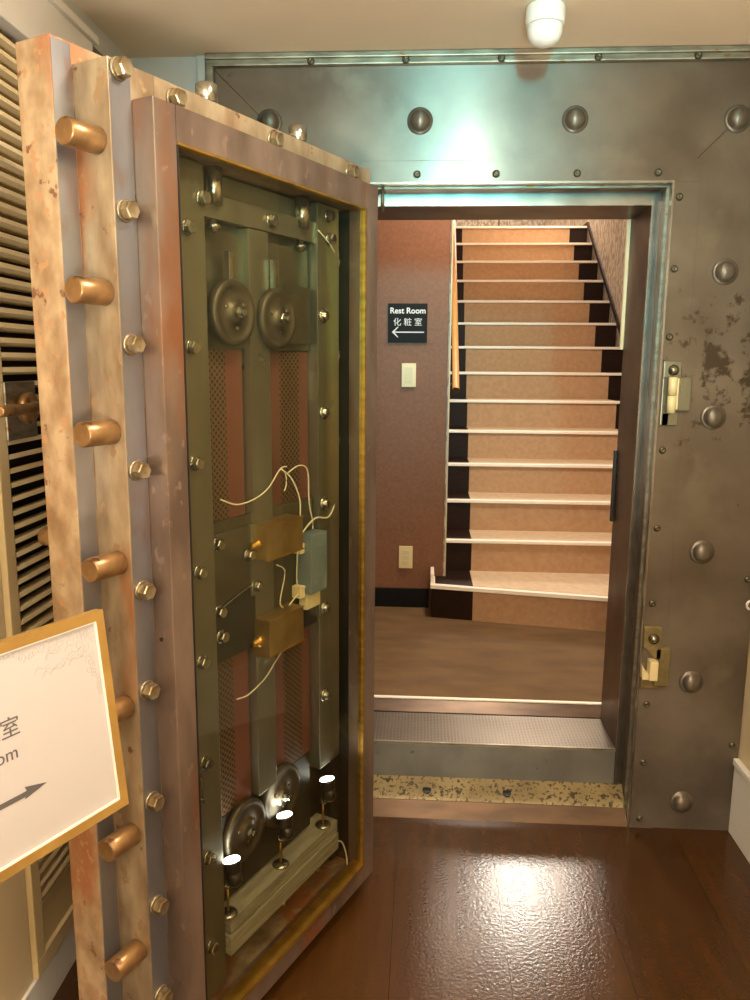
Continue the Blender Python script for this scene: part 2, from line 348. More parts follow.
# angled edge bead, recess, strip and inner jamb
IR, IT, IL = .674, 1.968, -.262
def ring(name, x0o, x1o, to, x0i, x1i, ti, y0, y1, m, **kw):
    """ring around the opening (left, right, head) between outer and inner outlines, y0..y1"""
    MB().box(x1i, x1o, y0, y1, 0, to).build(name, m, vf, **kw); MB().box(x0o, x0i, y0, y1, 0, to).build(name, m, vf, **kw); MB().box(x0i, x1i, y0, y1, ti, to).build(name, m, vf, **kw)
ring('edge_bead', OL-.002, OR+.003, OT+.003, OL+.003, OR-.003, OT-.003, -.007, .012, 'strip')
ring('inner_bead', OL, OR+.0, OT, OL+.008, OR-.008, OT-.008, .030, .042, 'trim_steel')
ring('outer_jamb', OL-.05, OR+.05, OT+.05, OL, OR, OT, .0601, .10, 'facade_dark')
ring('stop_strip', OL-.05, OR+.05, OT+.05, IL, IR, IT, .10, .108, 'strip')
ring('inner_jamb', OL-.05, OR+.05, OT+.05, IL, IR, IT, .108, .335, 'facade_dark')
MB().box(.664, .676, .336, .35, 1.55, 1.99).build('jamb_edge', 'slat', vf, label='thin tan edging strip')
MB().box(.662, .673, .315, .334, .96, 1.21, .003).build('strike_plate', 'black_matte', vf)
# domes
dome = MB(); dome.lathe((0,0,0), (0,-1,0), [(.037,-.002),(.037,.0025),(.031,.003),(.029,.0045),(.026,.013),(.020,.0195),(.011,.024),(.001,.0255)], 32)
d0 = dome.build('dome_bolt', 'facade', vf, (.867, 0, 1.765))
for x, zz in [(.867,2.178),(.867,1.347),(.867,.934),(.867,.511),(.867,.097),(-.02,2.181),(.418,2.181),(-.455,2.181),(-.455,1.765)]:
    dup(d0, (x, 0, zz), vf)
rv = MB(); rv.lathe((0,0,0), (0,-1,0), [(.011,-.002),(.011,.001),(.009,.0035),(.0065,.006),(.004,.0065),(.0035,.005),(.001,.005)], 18)
r0 = rv.build('rivet', 'mech', vf, (.722, -.003, 1.971))
for x, zz in [(.722,1.773),(.722,1.58),(.725,1.246),(.726,1.006),(.728,.767),(.733,.432),(.735,.232),(.737,.033),(-.026,2.036),(.201,2.036),(.431,2.036),(.658,2.037),(-.25,2.036)]:
    dup(r0, (x, -.003, zz), vf)
for x in (-.33, -.062, .204, .47, .74): dup(r0, (x, -.022, 2.336), vf)
for x, zz in [(1.012,.30),(1.012,.85),(1.012,1.4),(1.012,1.95)]: dup(r0, (x, 0, zz), vf)
# latch keepers
def keeper(z0, flip):
    a = MB(); a.box(.709, .762, -.014, -.002, z0-.05, z0, .003).box(.709, .735, -.012, -.002, z0-.19, z0-.05, .003)
    a.box(.738, .792, -.02, 0, z0-.145, z0-.046, .003); a.box(.712, .762, -.012, -.002, z0-.19, z0-.150, .003)
    o = a.build('latch_keeper', 'mech_light' if not flip else 'brass_box', vf)
    MB().cyl((.732,-.034,z0-.046), (.732,-.034,z0-.098), .0125, 18).cyl((.732,-.034,z0-.1), (.732,-.034,z0-.15), .0125, 18).box(.728,.75,-.034,-.012,z0-.14,z0-.05).build('hinge_barrel', 'cream', o)
    MB().lathe((.737,-.014,z0-.026), (0,-1,0), [(.016,0),(.016,.003),(.011,.005),(.009,.011),(.001,.012)], 20).build('keeper_bolt', 'chrome', o)
keeper(1.51, 0)
a = MB(); a.box(.706, .762, -.014, 0, .625, .695, .003).box(.745, .79, -.018, 0, .50, .625, .003).box(.706, .765, -.014, 0, .49, .52, .003)
a.prism([(.712, .625), (.745, .59), (.76, .59), (.76, .64)], 'y', -.018, 0)
lk = a.build('latch_keeper', 'keeper_brass', vf, label='brassy lower latch keeper with open notch')
MB().box(.724, .750, -.04, -.002, .525, .588, .004).prism([(.702,.575),(.712,.555),(.724,.545),(.724,.525),(.706,.525)], 'y', -.03, -.004).build('latch_tongue', 'cream', lk)
MB().lathe((.736,-.014,.655), (0,-1,0), [(.017,0),(.017,.003),(.011,.006),(.009,.013),(.001,.014)], 20).build('keeper_bolt', 'chrome', lk)
MB().box(-.128, -.121, -.02, -.012, 1.93, 2.0).cyl((-.1235,-.03,2.0),(-.1235,-.03,1.93),.005,12).build('hanging_pin', 'mech', vf)
# sill assembly
ts = empty('threshold_step', (0, 0, 0), label='low steel step with diamond tread plate filling the vault doorway', cat='step')
MB().prism([(.0, .0), (.035, .045), (.10, .045), (.10, 0)], 'x', OL+.002, OR-.003).build('bronze_sill', 'bronze', ts, label='bronze ramp sill')
MB().prism([(.035, .0465), (.04, .052), (.0995, .096), (.0995, .0465)], 'x', OL+.002, OR-.002).build('pitted_flange', 'spotted', ts, label='pitted cream metal flange')
for x in (.04, .31): MB().cyl((x, .062, .066), (x, .0605, .0705), .0145, 18).build('flange_screw', 'black_matte', ts)
MB().box(IL+.001, IR-.001, .101, .125, .047, .213, .002).build('riser_plate', 'galv', ts, label='blue-grey galvanised riser')
MB().box(IL+.001, IR-.001, .104, .334, .213, .219, .002).build('tread_plate', 'diamond', ts)
MB().box(IL+.001, IR-.001, .102, .109, .207, .2205).build('tread_edge', 'trim_steel', ts)
MB().prism([(.336, .215), (.336, .222), (.385, .247), (.40, .2475), (.40, .215)], 'x', OL-.03, OR+.03).build('landing_nosing', 'bronze', ts)
MB().box(OL-.03, OR+.03, .388, .404, .2475, .2535, .002).build('nosing_strip', 'nosing', ts, label='thin cream edge strip')

# ================================================================ LANDING + STAIRS
LZ = .25; r_ = .17055; t_ = .24357; Y2 = 1.603; SL, SR = .135, 1.36
MB().box(-1.6, 1.6, .39, Y2+.1, .12, LZ).build('floor_landing', 'landing', **S)
MB().box(-1.6, SL-.005, 1.52, 1.62, LZ, 3.0).build('wall_landing', 'sign_wall', **S)
MB().box(SL-.012, SL, 1.516, 7.6, LZ, 5.2).build('wall_stair_left', 'wallpaper', **S)
MB().box(SR+.001, SR+.1, .36, 7.6, .1, 5.2).build('wall_stair_right', 'wallpaper', **S)
MB().box(SL-.1, SR+.1, 7.0, 7.1, 2.5, 5.2).build('wall_stair_top', 'wallpaper', **S)
for x in (.84, ): MB().box(x-.006, x+.006, 6.985, 7.0, 2.6, 5.1).build('trim_2', 'facade_dark', label='thin vertical seam on the top wall', **S)
MB().box(-1.7, -1.6, .35, 1.6, .1, 3.0).build('wall_landing_end', 'sign_wall', **S)
MB().box(-1.6, OL-.04, .33, .352, 0, 3.0).box(OR+.04, 1.4, .33, .352, 0, 3.0).box(OL-.05, OR+.05, .336, .352, IT+.03, 3.0).build('wall_landing_front', 'sign_wall', **S)
MB().box(-1.6, 1.46, .35, 1.62, 2.95, 3.02).build('ceiling_landing', 'ceiling', **S)
MB().box(SL-.1, SR+.1, 1.6, 7.1, 5.1, 5.2).box(SL-.1, SR+.1, 1.6, 1.64, 2.95, 5.2).build('ceiling_stair', 'ceiling', **S)
MB().box(-1.6, .052, 1.504, 1.5195, LZ, .35, .002).build('baseboard_landing', 'black', **S)

st = empty('staircase', (.74, 1.3, LZ), label='straight staircase with cream nosings and brown runner climbing behind the vault doorway', cat='staircase')
st.location = (0, 0, 0)
zf = lambda k: LZ + r_*k          # top of step k (1..14)
yf = lambda k: Y2 + (k-2)*t_      # nosing front Y of step k>=2
RL = lambda k: .266 + .0035*k      # runner left edge
RRr = 1.212
nz = .017                          # nosing thickness
# first, skewed step
sk = lambda x: 1.338 - .178*(x-.057)
x0, x1 = .062, SR-.003
def poly(z0, z1, m, name, pts, **kw):
    return MB().prism(pts, 'z', z0, z1).build(name, m, st, **kw)
o_ = .018
poly(LZ, zf(1)-nz, 'stair_dark', 'riser', [(x0+.004, sk(x0)+o_), (.266, sk(.266)+o_), (.266, Y2+.05), (SL+.001, Y2+.05), (SL+.001, 1.503), (x0+.004, 1.503)], label='dark wooden riser end')
poly(LZ, zf(1)-nz, 'runner', 'riser', [(.266, sk(.266)+o_-.003), (x1, sk(x1)+o_-.003), (x1, Y2+.05), (.266, Y2+.05)], label='brown carpeted riser')
poly(zf(1)-nz, zf(1), 'nosing', 'nosing', [(x0-.004, sk(x0)-.002), (x1, sk(x1)-.002), (x1, sk(x1)+.03), (x0+.02, sk(x0)+.03), (x0+.02, 1.503), (x0-.004, 1.503)])
poly(zf(1)-.004, zf(1)+.001, 'stair_dark', 'tread', [(x0+.0205, sk(x0)+.031), (.266, sk(.266)+.031), (.266, Y2+.05), (SL+.001, Y2+.05), (SL+.001, 1.503), (x0+.0205, 1.503)])
poly(zf(1)-.004, zf(1)+.002, 'tread', 'tread', [(.267, sk(.267)+.031), (x1, sk(x1)+.031), (x1, Y2+.05), (.267, Y2+.05)])
MB().box(x0-.004, x0+.014, 1.37, 1.503, zf(1)-nz, zf(1)+.05, .003).build('end_cap', 'nosing', st)
for k in range(2, 15):
    y = yf(k); zt = zf(k); zb = zf(k-1); last = k == 14
    yb = y + t_ + .03 if not last else 7.0
    nx0 = SL+.001; nx1 = SR-.002
    MB().box(nx0, nx1, y, y+.032, zt-nz, zt, .003).build('nosing', 'nosing', st)
    for a_, b_ in ((nx0, RL(k)), (RRr, nx1)):
        MB().box(a_, b_, y+.016, y+.036, zb, zt-nz).build('riser', 'stair_dark', st, label='dark wooden riser end')
        MB().box(a_, b_, y+.0325, yb, zt-.02, zt-.001).build('tread', 'stair_dark', st)
    MB().box(RL(k), RRr, y+.013, y+.036, zb, zt-nz).build('riser', 'runner', st, label='brown carpeted riser')
    MB().box(RL(k), RRr, y+.0325, yb, zt-.02, zt).build('tread', 'tread', st)
# stringer on the right wall
MB().prism([(yf(2), zf(2)), (yf(14), zf(14)), (7.0, zf(14)), (7.0, zf(14)+.03), (yf(14)-.02, zf(14)+.03), (yf(2)-.03, zf(2)+.02)], 'x', SR-.012, SR-.001).build('stringer', 'stair_dark', st)
MB().box(SL-.006, SL+.001, 1.508, 1.5155, zf(1), 2.9).build('trim_3', 'stile', label='thin cream corner bead at the stair wall', **S)

hr = empty('handrail', (.17, 1.6, 1.366), label='pale wooden handrail along the left side of the staircase', cat='handrail')
MB().cyl((0,0,0), (.028, 2.6, 1.84), .018, 20, bev=.004).build('rail', 'gold', hr).data.materials[0] = mat('rail_wood', '#d39a5c', '#c68a4c', rough=.4, nscale=12, stretch=(8,1,1))
MB().cyl((0,-.006,-.004), (0,.0,.0), .0185, 20).build('end_cap', 'bronze', hr)
for s in (.12, 1.2, 2.3): MB().tube([(.01, s, s*.708-.01), (.005, s, s*.708-.055), (-.03, s, s*.708-.06)], .006).build('bracket', 'mech', hr)

# wall sign, switches
sg = empty('wall_sign', (-.0765, 1.52, 1.69), label='small square black sign reading Rest Room with left arrow on brown wall', cat='sign')
MB().box(-.0955, .0955, -.006, -.0005, -.0935, .0935, .001).build('sign_panel', 'signblack', sg)
text('lettering', 'Rest Room', .0385, 'letter', sg, (0, -.0062, .058), (pi/2, 0, 0), .0004, .0008)
text('lettering', '化 粧 室', .040, 'letter', sg, (0, -.0062, .003), (pi/2, 0, 0), .0006, 0)
MB().box(-.07, .08, -.0072, -.006, -.046, -.0405).prism([(-.077,-.043),(-.05,-.018),(-.044,-.018),(-.066,-.043),(-.044,-.068),(-.05,-.068)], 'y', -.0072, -.006).build('arrow', 'letter', sg)
def plate(name, x, z, n, **kw):
    e = empty(name, (x, 1.52, z), **kw)
    MB().box(-.035, .035, -.009, -.0005, -.058, .058, .002).build('cover_plate', 'ivory', e)
    for i in range(n):
        hh = .08/n; c = .04-hh*(i+.5)
        MB().box(-.019, .019, -.012, -.0088, c-hh/2+.0015, c+hh/2-.0015, .001).build('rocker' if n == 1 else 'socket_module', 'cream', e)
plate('light_switch', -.0675, 1.439, 1, label='ivory light switch plate on brown wall below the black sign', cat='light switch')
plate('wall_outlet', -.0695, .514, 3, label='ivory outlet plate low on brown wall above black baseboard', cat='outlet')

# ceiling sensor
cs = empty('ceiling_sensor', (.285, -.28, CZ), label='white domed motion sensor on the ceiling in front of the vault frame', cat='sensor')
MB().lathe((0,0,0), (0,0,-1), [(.046,.0005),(.048,.004),(.048,.030),(.0465,.041),(.0455,.043)], 40).build('housing', 'sensor', cs)
MB().lathe((0,0,0), (0,0,-1), [(.041,.043),(.0435,.046),(.042,.062),(.036,.077),(.024,.086),(.01,.0905),(.001,.091)], 40).build('lens', 'sensor', cs)

MB().tube([(RX-.002, -.035, .79), (RX-.03, -.035, .79), (RX-.036, -.035, .775), (RX-.028, -.035, .765)], .004).cyl((RX-.0005,-.035,.79),(RX-.006,-.035,.79),.012,16).build('wall_hook', 'white', label='tiny white wall hook at the right end of the vault frame', cat='hook')

# ================================================================ VAULT DOOR (local: x = along the door from the hinge, y = out of the inner face, z up)
TH = .44688
HX, HY = -.1175, -.3558
DR = (0, 0, -pi/2 - TH)
vd = empty('vault_door', (HX, HY, 0), DR, label='massive stepped steel vault door standing open with glazed lockwork inside', cat='door')
W3, W2, W1 = -.048, -.110, -.213
U3, U2, U1 = .765, .813, .855
T3, T2, T1 = 1.927, 1.980, 2.014
G = (.06, .712, .105, 1.867)       # glass opening u0,u1,z0,z1
RD = -.118                          # recess depth
MB().box(-.09, U1, W1, W2-.02, .014, T1, .003).build('outer_plate', 'rust_outer', vd, label='tan rust-streaked outer plate')
def frame_box(mb, u0, u1, z0, z1, w0, w1, hole=G, bev=.0015):
    a, b2, c, d = hole
    mb.box(u0, a, w0, w1, z0, z1, bev); mb.box(b2, u1, w0, w1, z0, z1, bev); mb.box(a, b2, w0, w1, z0, c, 0); mb.box(a, b2, w0, w1, d, z1, 0)
    return mb
frame_box(MB(), -.045, U2, .03, T2, W2-.02, W3, (.045, .712, .10, 1.872)).build('middle_plate', 'rust_mid', vd)
# machined ledge faces, with the cool reflection put into their colour
MB().box(U2-.046, U2-.0015, W3+.0001, W3+.0012, .034, T2-.004).build('ledge_strip', 'ledge', vd, label='machined ledge with its cool reflection painted blue-grey')
MB().box(U1-.040, U1-.0015, W2-.0199, W2-.0188, .02, T1-.004).build('ledge_strip', 'ledge', vd, label='machined ledge with its cool reflection painted blue-grey')
fr = MB(); frame_box(fr, 0, U3, .05, T3, W3, 0, G, .002); fr.build('inner_frame', 'frame', vd)
fb = MB(); e = .008
fb.box(G[0], G[0]+.005, -.014, .002, G[2], G[3]).box(G[0], G[1], -.014, .003, G[3]-.004, G[3]).box(G[0], G[1], -.03, .006, G[2], G[2]+.009)
fb.build('brass_bead', 'brass', vd)
MB().box(G[1]-.003, G[1], -.014, .001, G[2]+.009, G[3]-.004).build('glass_gasket', 'black_matte', vd)
MB().box(G[0]+.005, G[1]-.003, -.011, -.006, G[2]+.009, G[3]-.004).build('glass_pane', 'glass', vd)
# hinge straps on the hinge side
for zz in (.42, 1.0, 1.62):
    hb = MB(); hb.cyl((-.115, W1-.012, zz-.1), (-.115, W1-.012, zz+.1), .026, 24, bev=.005).box(-.115, .12, W1-.022, W1, zz-.05, zz+.05, .004); hb.build('hinge', 'mech', vd)
# locking bolts on the free edge and on the top
bo = MB(); bo.cyl((0,0,0), (.068,0,0), .0218, 28, bev=.002); b0 = bo.build('locking_bolt', 'bolt', vd, (U2, -.078, 1.855))
for zz in (1.613, 1.377, 1.142, .868, .607, .355): dup(b0, (U2, -.078, zz), vd)
tb = MB().cyl((0,0,0), (0,0,.034), .0205, 28, bev=.002).build('locking_bolt', 'chrome', vd, (.555, -.066, T2))
dup(tb, (.252, -.066, T2), vd)
# hexagonal screws on the ledge
def hexs(name, m, loc, r=.0155, hgt=.022, axis=(0,1,0)):
    mb = MB(); mb.lathe((0,0,0), axis, [(r*1.15,0),(r*1.2,.002),(r*1.1,.004)], 20)
    a = Vector(axis)*.004; bb = Vector(axis)*hgt; mb.cyl(a, bb, r, 6, bev=.002); return mb.build(name, m, vd, loc)
h0 = hexs('hex_screw', 'hex', (.792, W3+.0012, 1.966))
for zz in (1.746, 1.527, 1.309, 1.089, .897, .673, .452, .25): dup(h0, (.792, W3+.0012, zz), vd)
for u in (.665, .372, .06): dup(h0, (u, W3, 1.955), vd)
# dark spy hole
MB().cyl((U3-.0001, -.03, .99), (U3+.002, -.03, .99), .004, 12).build('plug_hole', 'black_matte', vd)
MB().cyl((.835, W1, 1.175), (.835, W1-.035, 1.175), .017, 20, bev=.003).build('outer_knob', 'bolt', vd)

# recess
rc = MB(); rc.box(.045, .712, RD-.004, RD, .10, 1.872)
rc.build('back_plate', 'mech_dark', vd)
rs = MB(); rs.box(.0455, .0600, RD, W3-.0, .1055, 1.8665).build('recess_side', 'mech_dark', vd)
MB().box(.062, .105, RD, -.078, .12, 1.86, .001).build('recess_floor', 'mech_dark', vd)
MB().box(.592, .706, RD, -.047, .12, 1.862, .0015).build('side_bar', 'mech_light', vd)
MB().box(.105, .200, RD, -.050, .45, 1.862, .0015).build('side_bar', 'mech_light', vd)
MB().box(.2, .592, RD, -.088, .285, 1.862).build('base_plate', 'mech', vd)
MB().box(.205, .585, -.088, -.074, 1.525, 1.755, .001).build('upper_plate', 'mech', vd)
MB().box(.378, .447, -.088, -.058, .50, 1.77, .001).build('centre_bar', 'mech_light', vd)
MB().box(.215, .30, -.074, -.062, 1.54, 1.67, .001).build('cover_plate', 'mech', vd)
MB().box(.452, .588, -.088, -.078, .50, 1.523).build('red_panel', 'red', vd)
MB().box(.203, .373, -.088, -.078, .50, 1.523).build('red_panel', 'red', vd)
MB().box(.203, .588, -.088, -.080, .286, .497, .002).build('lower_plate', 'mech_dark', vd)
# top cross bar with rods
MB().box(.14, .60, -.0735, -.057, 1.772, 1.818, .001).box(.12,.60,-.08,-.074,1.80,1.86).build('cross_bar', 'mech_light', vd)
rd = MB().cyl((0,0,.03), (0,0,.098), .0165, 24).build('bolt_rod', 'chrome', vd, (.55, -.058, 1.767)); dup(rd, (.25, -.058, 1.767), vd)
kn = MB().lathe((0,0,0), (0,0,-1), [(.007,0),(.007,.008),(.013,.01),(.014,.016),(.009,.02),(.009,.024),(.001,.027)], 20).build('rod_nut', 'chrome', vd, (.55, -.062, 1.772)); dup(kn, (.252, -.062, 1.772), vd)
h1 = hexs('mechanism_screw', 'chrome', (.60, -.047, 1.80), .0125, .016)
for u, w, zz in [(.372,-.057,1.795),(.155,-.05,1.838),(.15,-.05,1.787)]: dup(h1, (u, w, zz), vd)
for zz in (1.742, 1.525, 1.305, 1.087, .90, .68, .462, .25): dup(h1, (.642, -.047, zz), vd)
for zz in (1.742, 1.518, 1.304, 1.09, .897, .685, .468): dup(h1, (.087, -.078, zz), vd)
wb = MB().lathe((0,0,0), (0,1,0), [(.017,0),(.018,.003),(.015,.005),(.0105,.006),(.0105,.013),(.006,.0145),(.001,.0145)], 24).build('bar_bolt', 'chrome', vd, (.178, -.050, 1.608))
for zz in (1.379, 1.154, .885, .65): dup(wb, (.178, -.050, zz), vd)
# combination wheels
def wheel(u, w, zz, r):
    mb = MB(); mb.lathe((0,0,0), (0,1,0), [(r*.96,-.014),(r,-.011),(r,0),(r*.95,.003),(r*.80,.003),(r*.77,.0),(r*.34,.0),(r*.31,.007),(r*.2,.008),(.002,.008)], 48)
    o = mb.build('wheel', 'wheel_steel', vd, (u, w, zz))
    hb = MB(); hb.cyl((0,.007,0), (0,.016,0), .012, 6, bev=.001).cyl((0,.014,0), (0,.026,0), .0065, 16, bev=.001); hb.build('hub', 'chrome', o)
    for i in range(3):
        a = i*2*pi/3+.4; s_ = MB().cyl((.03*math.cos(a), 0, .03*math.sin(a)), (.03*math.cos(a), .004, .03*math.sin(a)), .004, 12).build('wheel_screw', 'chrome', o)
    return o
wheel(.513, -.044, 1.596, .066); wheel(.362, -.044, 1.592, .064)
wheel(.487, -.066, .432, .072); wheel(.345, -.068, .447, .078)
for u in (.52, .37): MB().box(u-.007, u+.007, -.058, -.044, 1.655, 1.715, .002).build('drop_lever', 'chrome', vd)
# lock case plates
MB().box(.205, .591, -.078, -.066, .865, 1.172, .001).build('lock_plate', 'mech', vd)
p = MB(); p.prism([(.46, 1.150), (.588, 1.150), (.588, .99), (.46, 1.02)], 'y', -.066, -.058); p.build('bracket_plate', 'mech', vd)
p = MB(); p.prism([(.455, 1.012), (.588, .982), (.588, .872), (.455, .872)], 'y', -.066, -.056); p.build('bracket_plate', 'mech_dark', vd)
MB().tube([(.588, -.054, .985), (.458, -.054, 1.019)], .002).build('edge_wire', 'chrome', vd)
MB().box(.443, .466, -.066, -.052, .99, 1.15, .001).build('bracket_strip', 'mech_light', vd)
for u, zz in [(.575, .985), (.448, 1.01), (.57, .93), (.474, 1.085), (.575, 1.13)]: dup(h1, (u, -.056, zz), vd)
def lockbox(z0, z1, name='lock_box'):
    o = MB().box(.316, .450, -.066, -.018, z0, z1, .002).build(name, 'brass_box', vd, label='brass alarm lock box')
    MB().box(.314, .452, -.020, -.0165, z1-.003, z1).box(.314, .452, -.020, -.0165, z0, z0+.003).build('rim', 'brass', o)
    MB().lathe((.450, -.046, z0+.035), (1,0,0), [(.013,0),(.013,.006),(.009,.009),(.007,.022),(.001,.024)], 18).build('knob', 'brass', o)
lockbox(1.070, 1.150); lockbox(.848, .934)
MB().box(.206, .276, -.066, -.022, .948, 1.094, .002).build('relay_box', 'grey_box', vd, label='blue-grey relay box')
MB().box(.277, .296, -.066, -.04, .94, .97, .002).box(.277, .296, -.066, -.04, 1.05, 1.075, .002).box(.21,.27,-.064,-.04,.905,.945,.002).build('terminal_block', 'cream', vd)
MB().box(.215, .275, -.066, -.045, .86, .903, .003).build('terminal_base', 'black_matte', vd)
def wire(pts, r=.0016): MB().tube(pts, r).build('wire', 'wire', vd)
wire([(.565,-.05,1.222),(.52,-.045,1.205),(.46,-.045,1.208),(.41,-.045,1.225),(.365,-.045,1.262),(.34,-.045,1.265)])
wire([(.362,-.045,1.262),(.33,-.04,1.238),(.305,-.035,1.19),(.302,-.035,1.14),(.305,-.035,1.10),(.30,-.04,1.08)], .0018)
wire([(.362,-.045,1.262),(.345,-.045,1.25),(.342,-.045,1.225),(.35,-.045,1.21)])
wire([(.335,-.045,1.25),(.29,-.045,1.262),(.255,-.045,1.245),(.25,-.045,1.17),(.235,-.045,1.12),(.235,-.045,1.10)])
wire([(.10,-.055,1.76),(.112,-.055,1.69),(.118,-.055,1.5),(.11,-.055,1.35),(.118,-.055,1.2),(.125,-.052,1.145),(.165,-.045,1.118),(.225,-.045,1.125),(.29,-.04,1.10)], .0022)
wire([(.20,-.047,1.80),(.15,-.047,1.775),(.105,-.055,1.75)], .0016)
wire([(.37,-.055,1.04),(.345,-.05,1.02),(.36,-.05,.97),(.365,-.05,.945),(.34,-.05,.93),(.30,-.045,.955)])
wire([(.30,-.045,1.06),(.305,-.045,1.0),(.30,-.045,.975),(.283,-.035,.968)], .0018)
wire([(.36,-.05,.83),(.39,-.05,.81),(.43,-.05,.785),(.49,-.05,.77),(.53,-.05,.775)])
wire([(.125,-.04,.205),(.108,-.038,.19),(.092,-.036,.15),(.095,-.03,.118)], .0022)
MB().tube([(-.004,-.02,.155),(-.02,-.02,.15),(-.024,-.02,.13)], .003).box(-.02,-.002,-.03,-.01,.06,.068).build('floor_catch', 'mech', vd)

# things inside the door recess
def droot(name, u, w, z, rot=(0,0,0), **kw):
    c, s = math.cos(DR[2]), math.sin(DR[2])
    return empty(name, (HX+u*c-w*s, HY+u*s+w*c, z), (rot[0], rot[1], rot[2]+DR[2]), **kw)
pk = droot('lamp_shelf', .3625, -.07, .192, label='weathered grey plank carrying three spot lamps at the bottom of the glazed vault door', cat='shelf')
MB().box(-.2275, .2275, -.0345, .0365, 0, .047, .002).build('upper_board', 'plank', pk)
MB().box(-.2255, .2225, -.0345, .0335, .048, .085, .002).build('lower_board', 'plank', pk)
for u in (-.13, .02): MB().cyl((u, .03, -.012), (u, .03, 0), .006, 12).build('screw_end', 'chrome', pk)
M['lamp_glow'] = emis('lamp_glow', '#f4f8ff', 14)
M['lamp_body'] = mat('lamp_body_black', '#3a3833', rough=.3, metal=.6)
spots = []
for i, (u, zz, lab) in enumerate([(.57, .277, 'lit spot lamp at the near left end of the grey plank'), (.37, .277, 'lit spot lamp on the middle of the grey plank'), (.178, .277, 'lit spot lamp at the far right end of the grey plank, by the hinge')]):
    s = droot('spot_lamp', u, -.056, zz, label='small '+lab, cat='spot lamp', group='spot lamps on the plank')
    MB().lathe((0,0,0), (0,0,1), [(.021,0),(.021,.003),(.016,.006),(.004,.008)], 24).build('lamp_base', 'chrome', s)
    MB().cyl((0,0,.006), (0,0,.068), .0028, 12).build('stem', 'brass', s)
    MB().cyl((.009,0,.07), (-.009,0,.07), .006, 14, bev=.001).torus((0,.004,.076),(1,0,.3),.010,.0022,18,6).cyl((0,0,.072),(0,.016,.082),.0035,10).build('joint', 'chrome', s)
    ax = Vector((-.05, -.22, 1)).normalized(); bs = Vector((0, .023, .082))
    hd = MB(); hd.lathe(bs, ax, [(.009,-.004),(.013,0),(.0175,.006),(.0175,.024),(.0165,.025),(.0165,.029),(.0175,.030),(.0212,.050),(.021,.0555),(.0195,.054),(.001,.050)], 28)
    hd.build('lamp_head', 'lamp_body', s)
    MB().lathe(bs, ax, [(.0193,.0545),(.0188,.0565),(.01,.0575),(.001,.058)], 24).build('bulb_face', 'lamp_glow', s, label='glowing white bulb face')
    spots.append((u, zz, bs + ax*.07, ax))

# ================================================================ framed floor sign
az, tilt, hgt, wid = .4647, .1133, .2805, .40
BR = Vector((-.405, -1.404, .886))
ex = Vector((-math.sin(az), -math.cos(az), 0)); nn = Vector((math.cos(az), -math.sin(az), 0))
up = math.cos(tilt)*Vector((0,0,1)) - math.sin(tilt)*nn; on = ex.cross(up); 
if on.dot(nn) < 0: on = -on
# local axes: x to the reader's right (= -ex), y up the board, z out of the face
mtx = Matrix(((-ex.x, up.x, on.x), (-ex.y, up.y, on.y), (-ex.z, up.z, on.z)))
fs = empty('framed_sign', BR, mtx.to_euler(), label='white direction sign in a gold frame propped at an angle at the left edge', cat='sign')
w = .0125; d = .012
fm = MB()
fm.prism([(0,0),(0,hgt),(-w,hgt-w),(-w,w)], 'z', -d, .004).prism([(-wid,0),(-wid,hgt),(-wid+w,hgt-w),(-wid+w,w)], 'z', -d, .004)
fm.prism([(-wid,0),(0,0),(-w,w),(-wid+w,w)], 'z', -d, .004).prism([(-wid,hgt),(0,hgt),(-w,hgt-w),(-wid+w,hgt-w)], 'z', -d, .004)
fm.build('sign_frame', 'gold', fs)
MB().box(-wid+w, -w, w, hgt-w, -.008, -.0005).build('sign_sheet', 'paper', fs)
MB().box(-w-.002, -w, w, hgt-w, -.0005, .003).build('inner_lip', 'white', fs); MB().box(-wid+w, -w-.002, w, w+.002, -.0005, .003).build('inner_lip', 'white', fs); MB().box(-wid+w, -w-.002, hgt-w-.002, hgt-w, -.0005, .003).build('inner_lip', 'white', fs)
def rtext(name, body, size, m, xr, yc, shear=0):
    cu = bpy.data.curves.new(name, 'FONT'); cu.body = body; cu.size = size; cu.extrude = .0002; cu.align_x = 'RIGHT'; cu.align_y = 'CENTER'; cu.shear = shear
    t = bpy.data.objects.new(name, cu); COL.objects.link(t)
    me = bpy.data.meshes.new_from_object(t.evaluated_get(bpy.context.evaluated_depsgraph_get())); bpy.data.objects.remove(t)
    me.materials.clear(); me.materials.append(M[m]); o = bpy.data.objects.new(name, me); COL.objects.link(o); o.parent = fs; o.location = (xr, yc, -.0003); return o
rtext('lettering', '化粧室', .0275, 'ink', -.141, .1735)
rtext('lettering', 'Rest room', .0235, 'ink', -.1485, .1425)
MB().prism([(-.28,.083),(-.1475,.083),(-.1495,.0805),(-.117,.0873),(-.1475,.0955),(-.1455,.0895),(-.28,.0895)], 'z', -.0004, .0002).build('arrow', 'ink', fs)
orn = MB(); rr = random.Random(3)
def spiral(cx, cy, R, a0, dirn, turns=1.1):
    return [(cx + R*(1-.8*t)*math.cos(a0+dirn*t*turns*2*pi), cy + R*(1-.8*t)*math.sin(a0+dirn*t*turns*2*pi), -.0004) for t in [i/7 for i in range(8)]]
for i in range(20):
    q = i/19; x = -.020-q*.135; y = .262-.012*rr.random()
    orn.tube(spiral(x, y, .0075-.003*q*rr.random(), rr.random()*6, rr.choice((-1,1))), .00028, 4)
for i in range(20):
    q = i/19; x = -.018-.03*rr.random()*(1-q); y = .255-q*.085
    orn.tube(spiral(x, y, .0075-.004*q, rr.random()*6, rr.choice((-1,1))), .00028, 4)
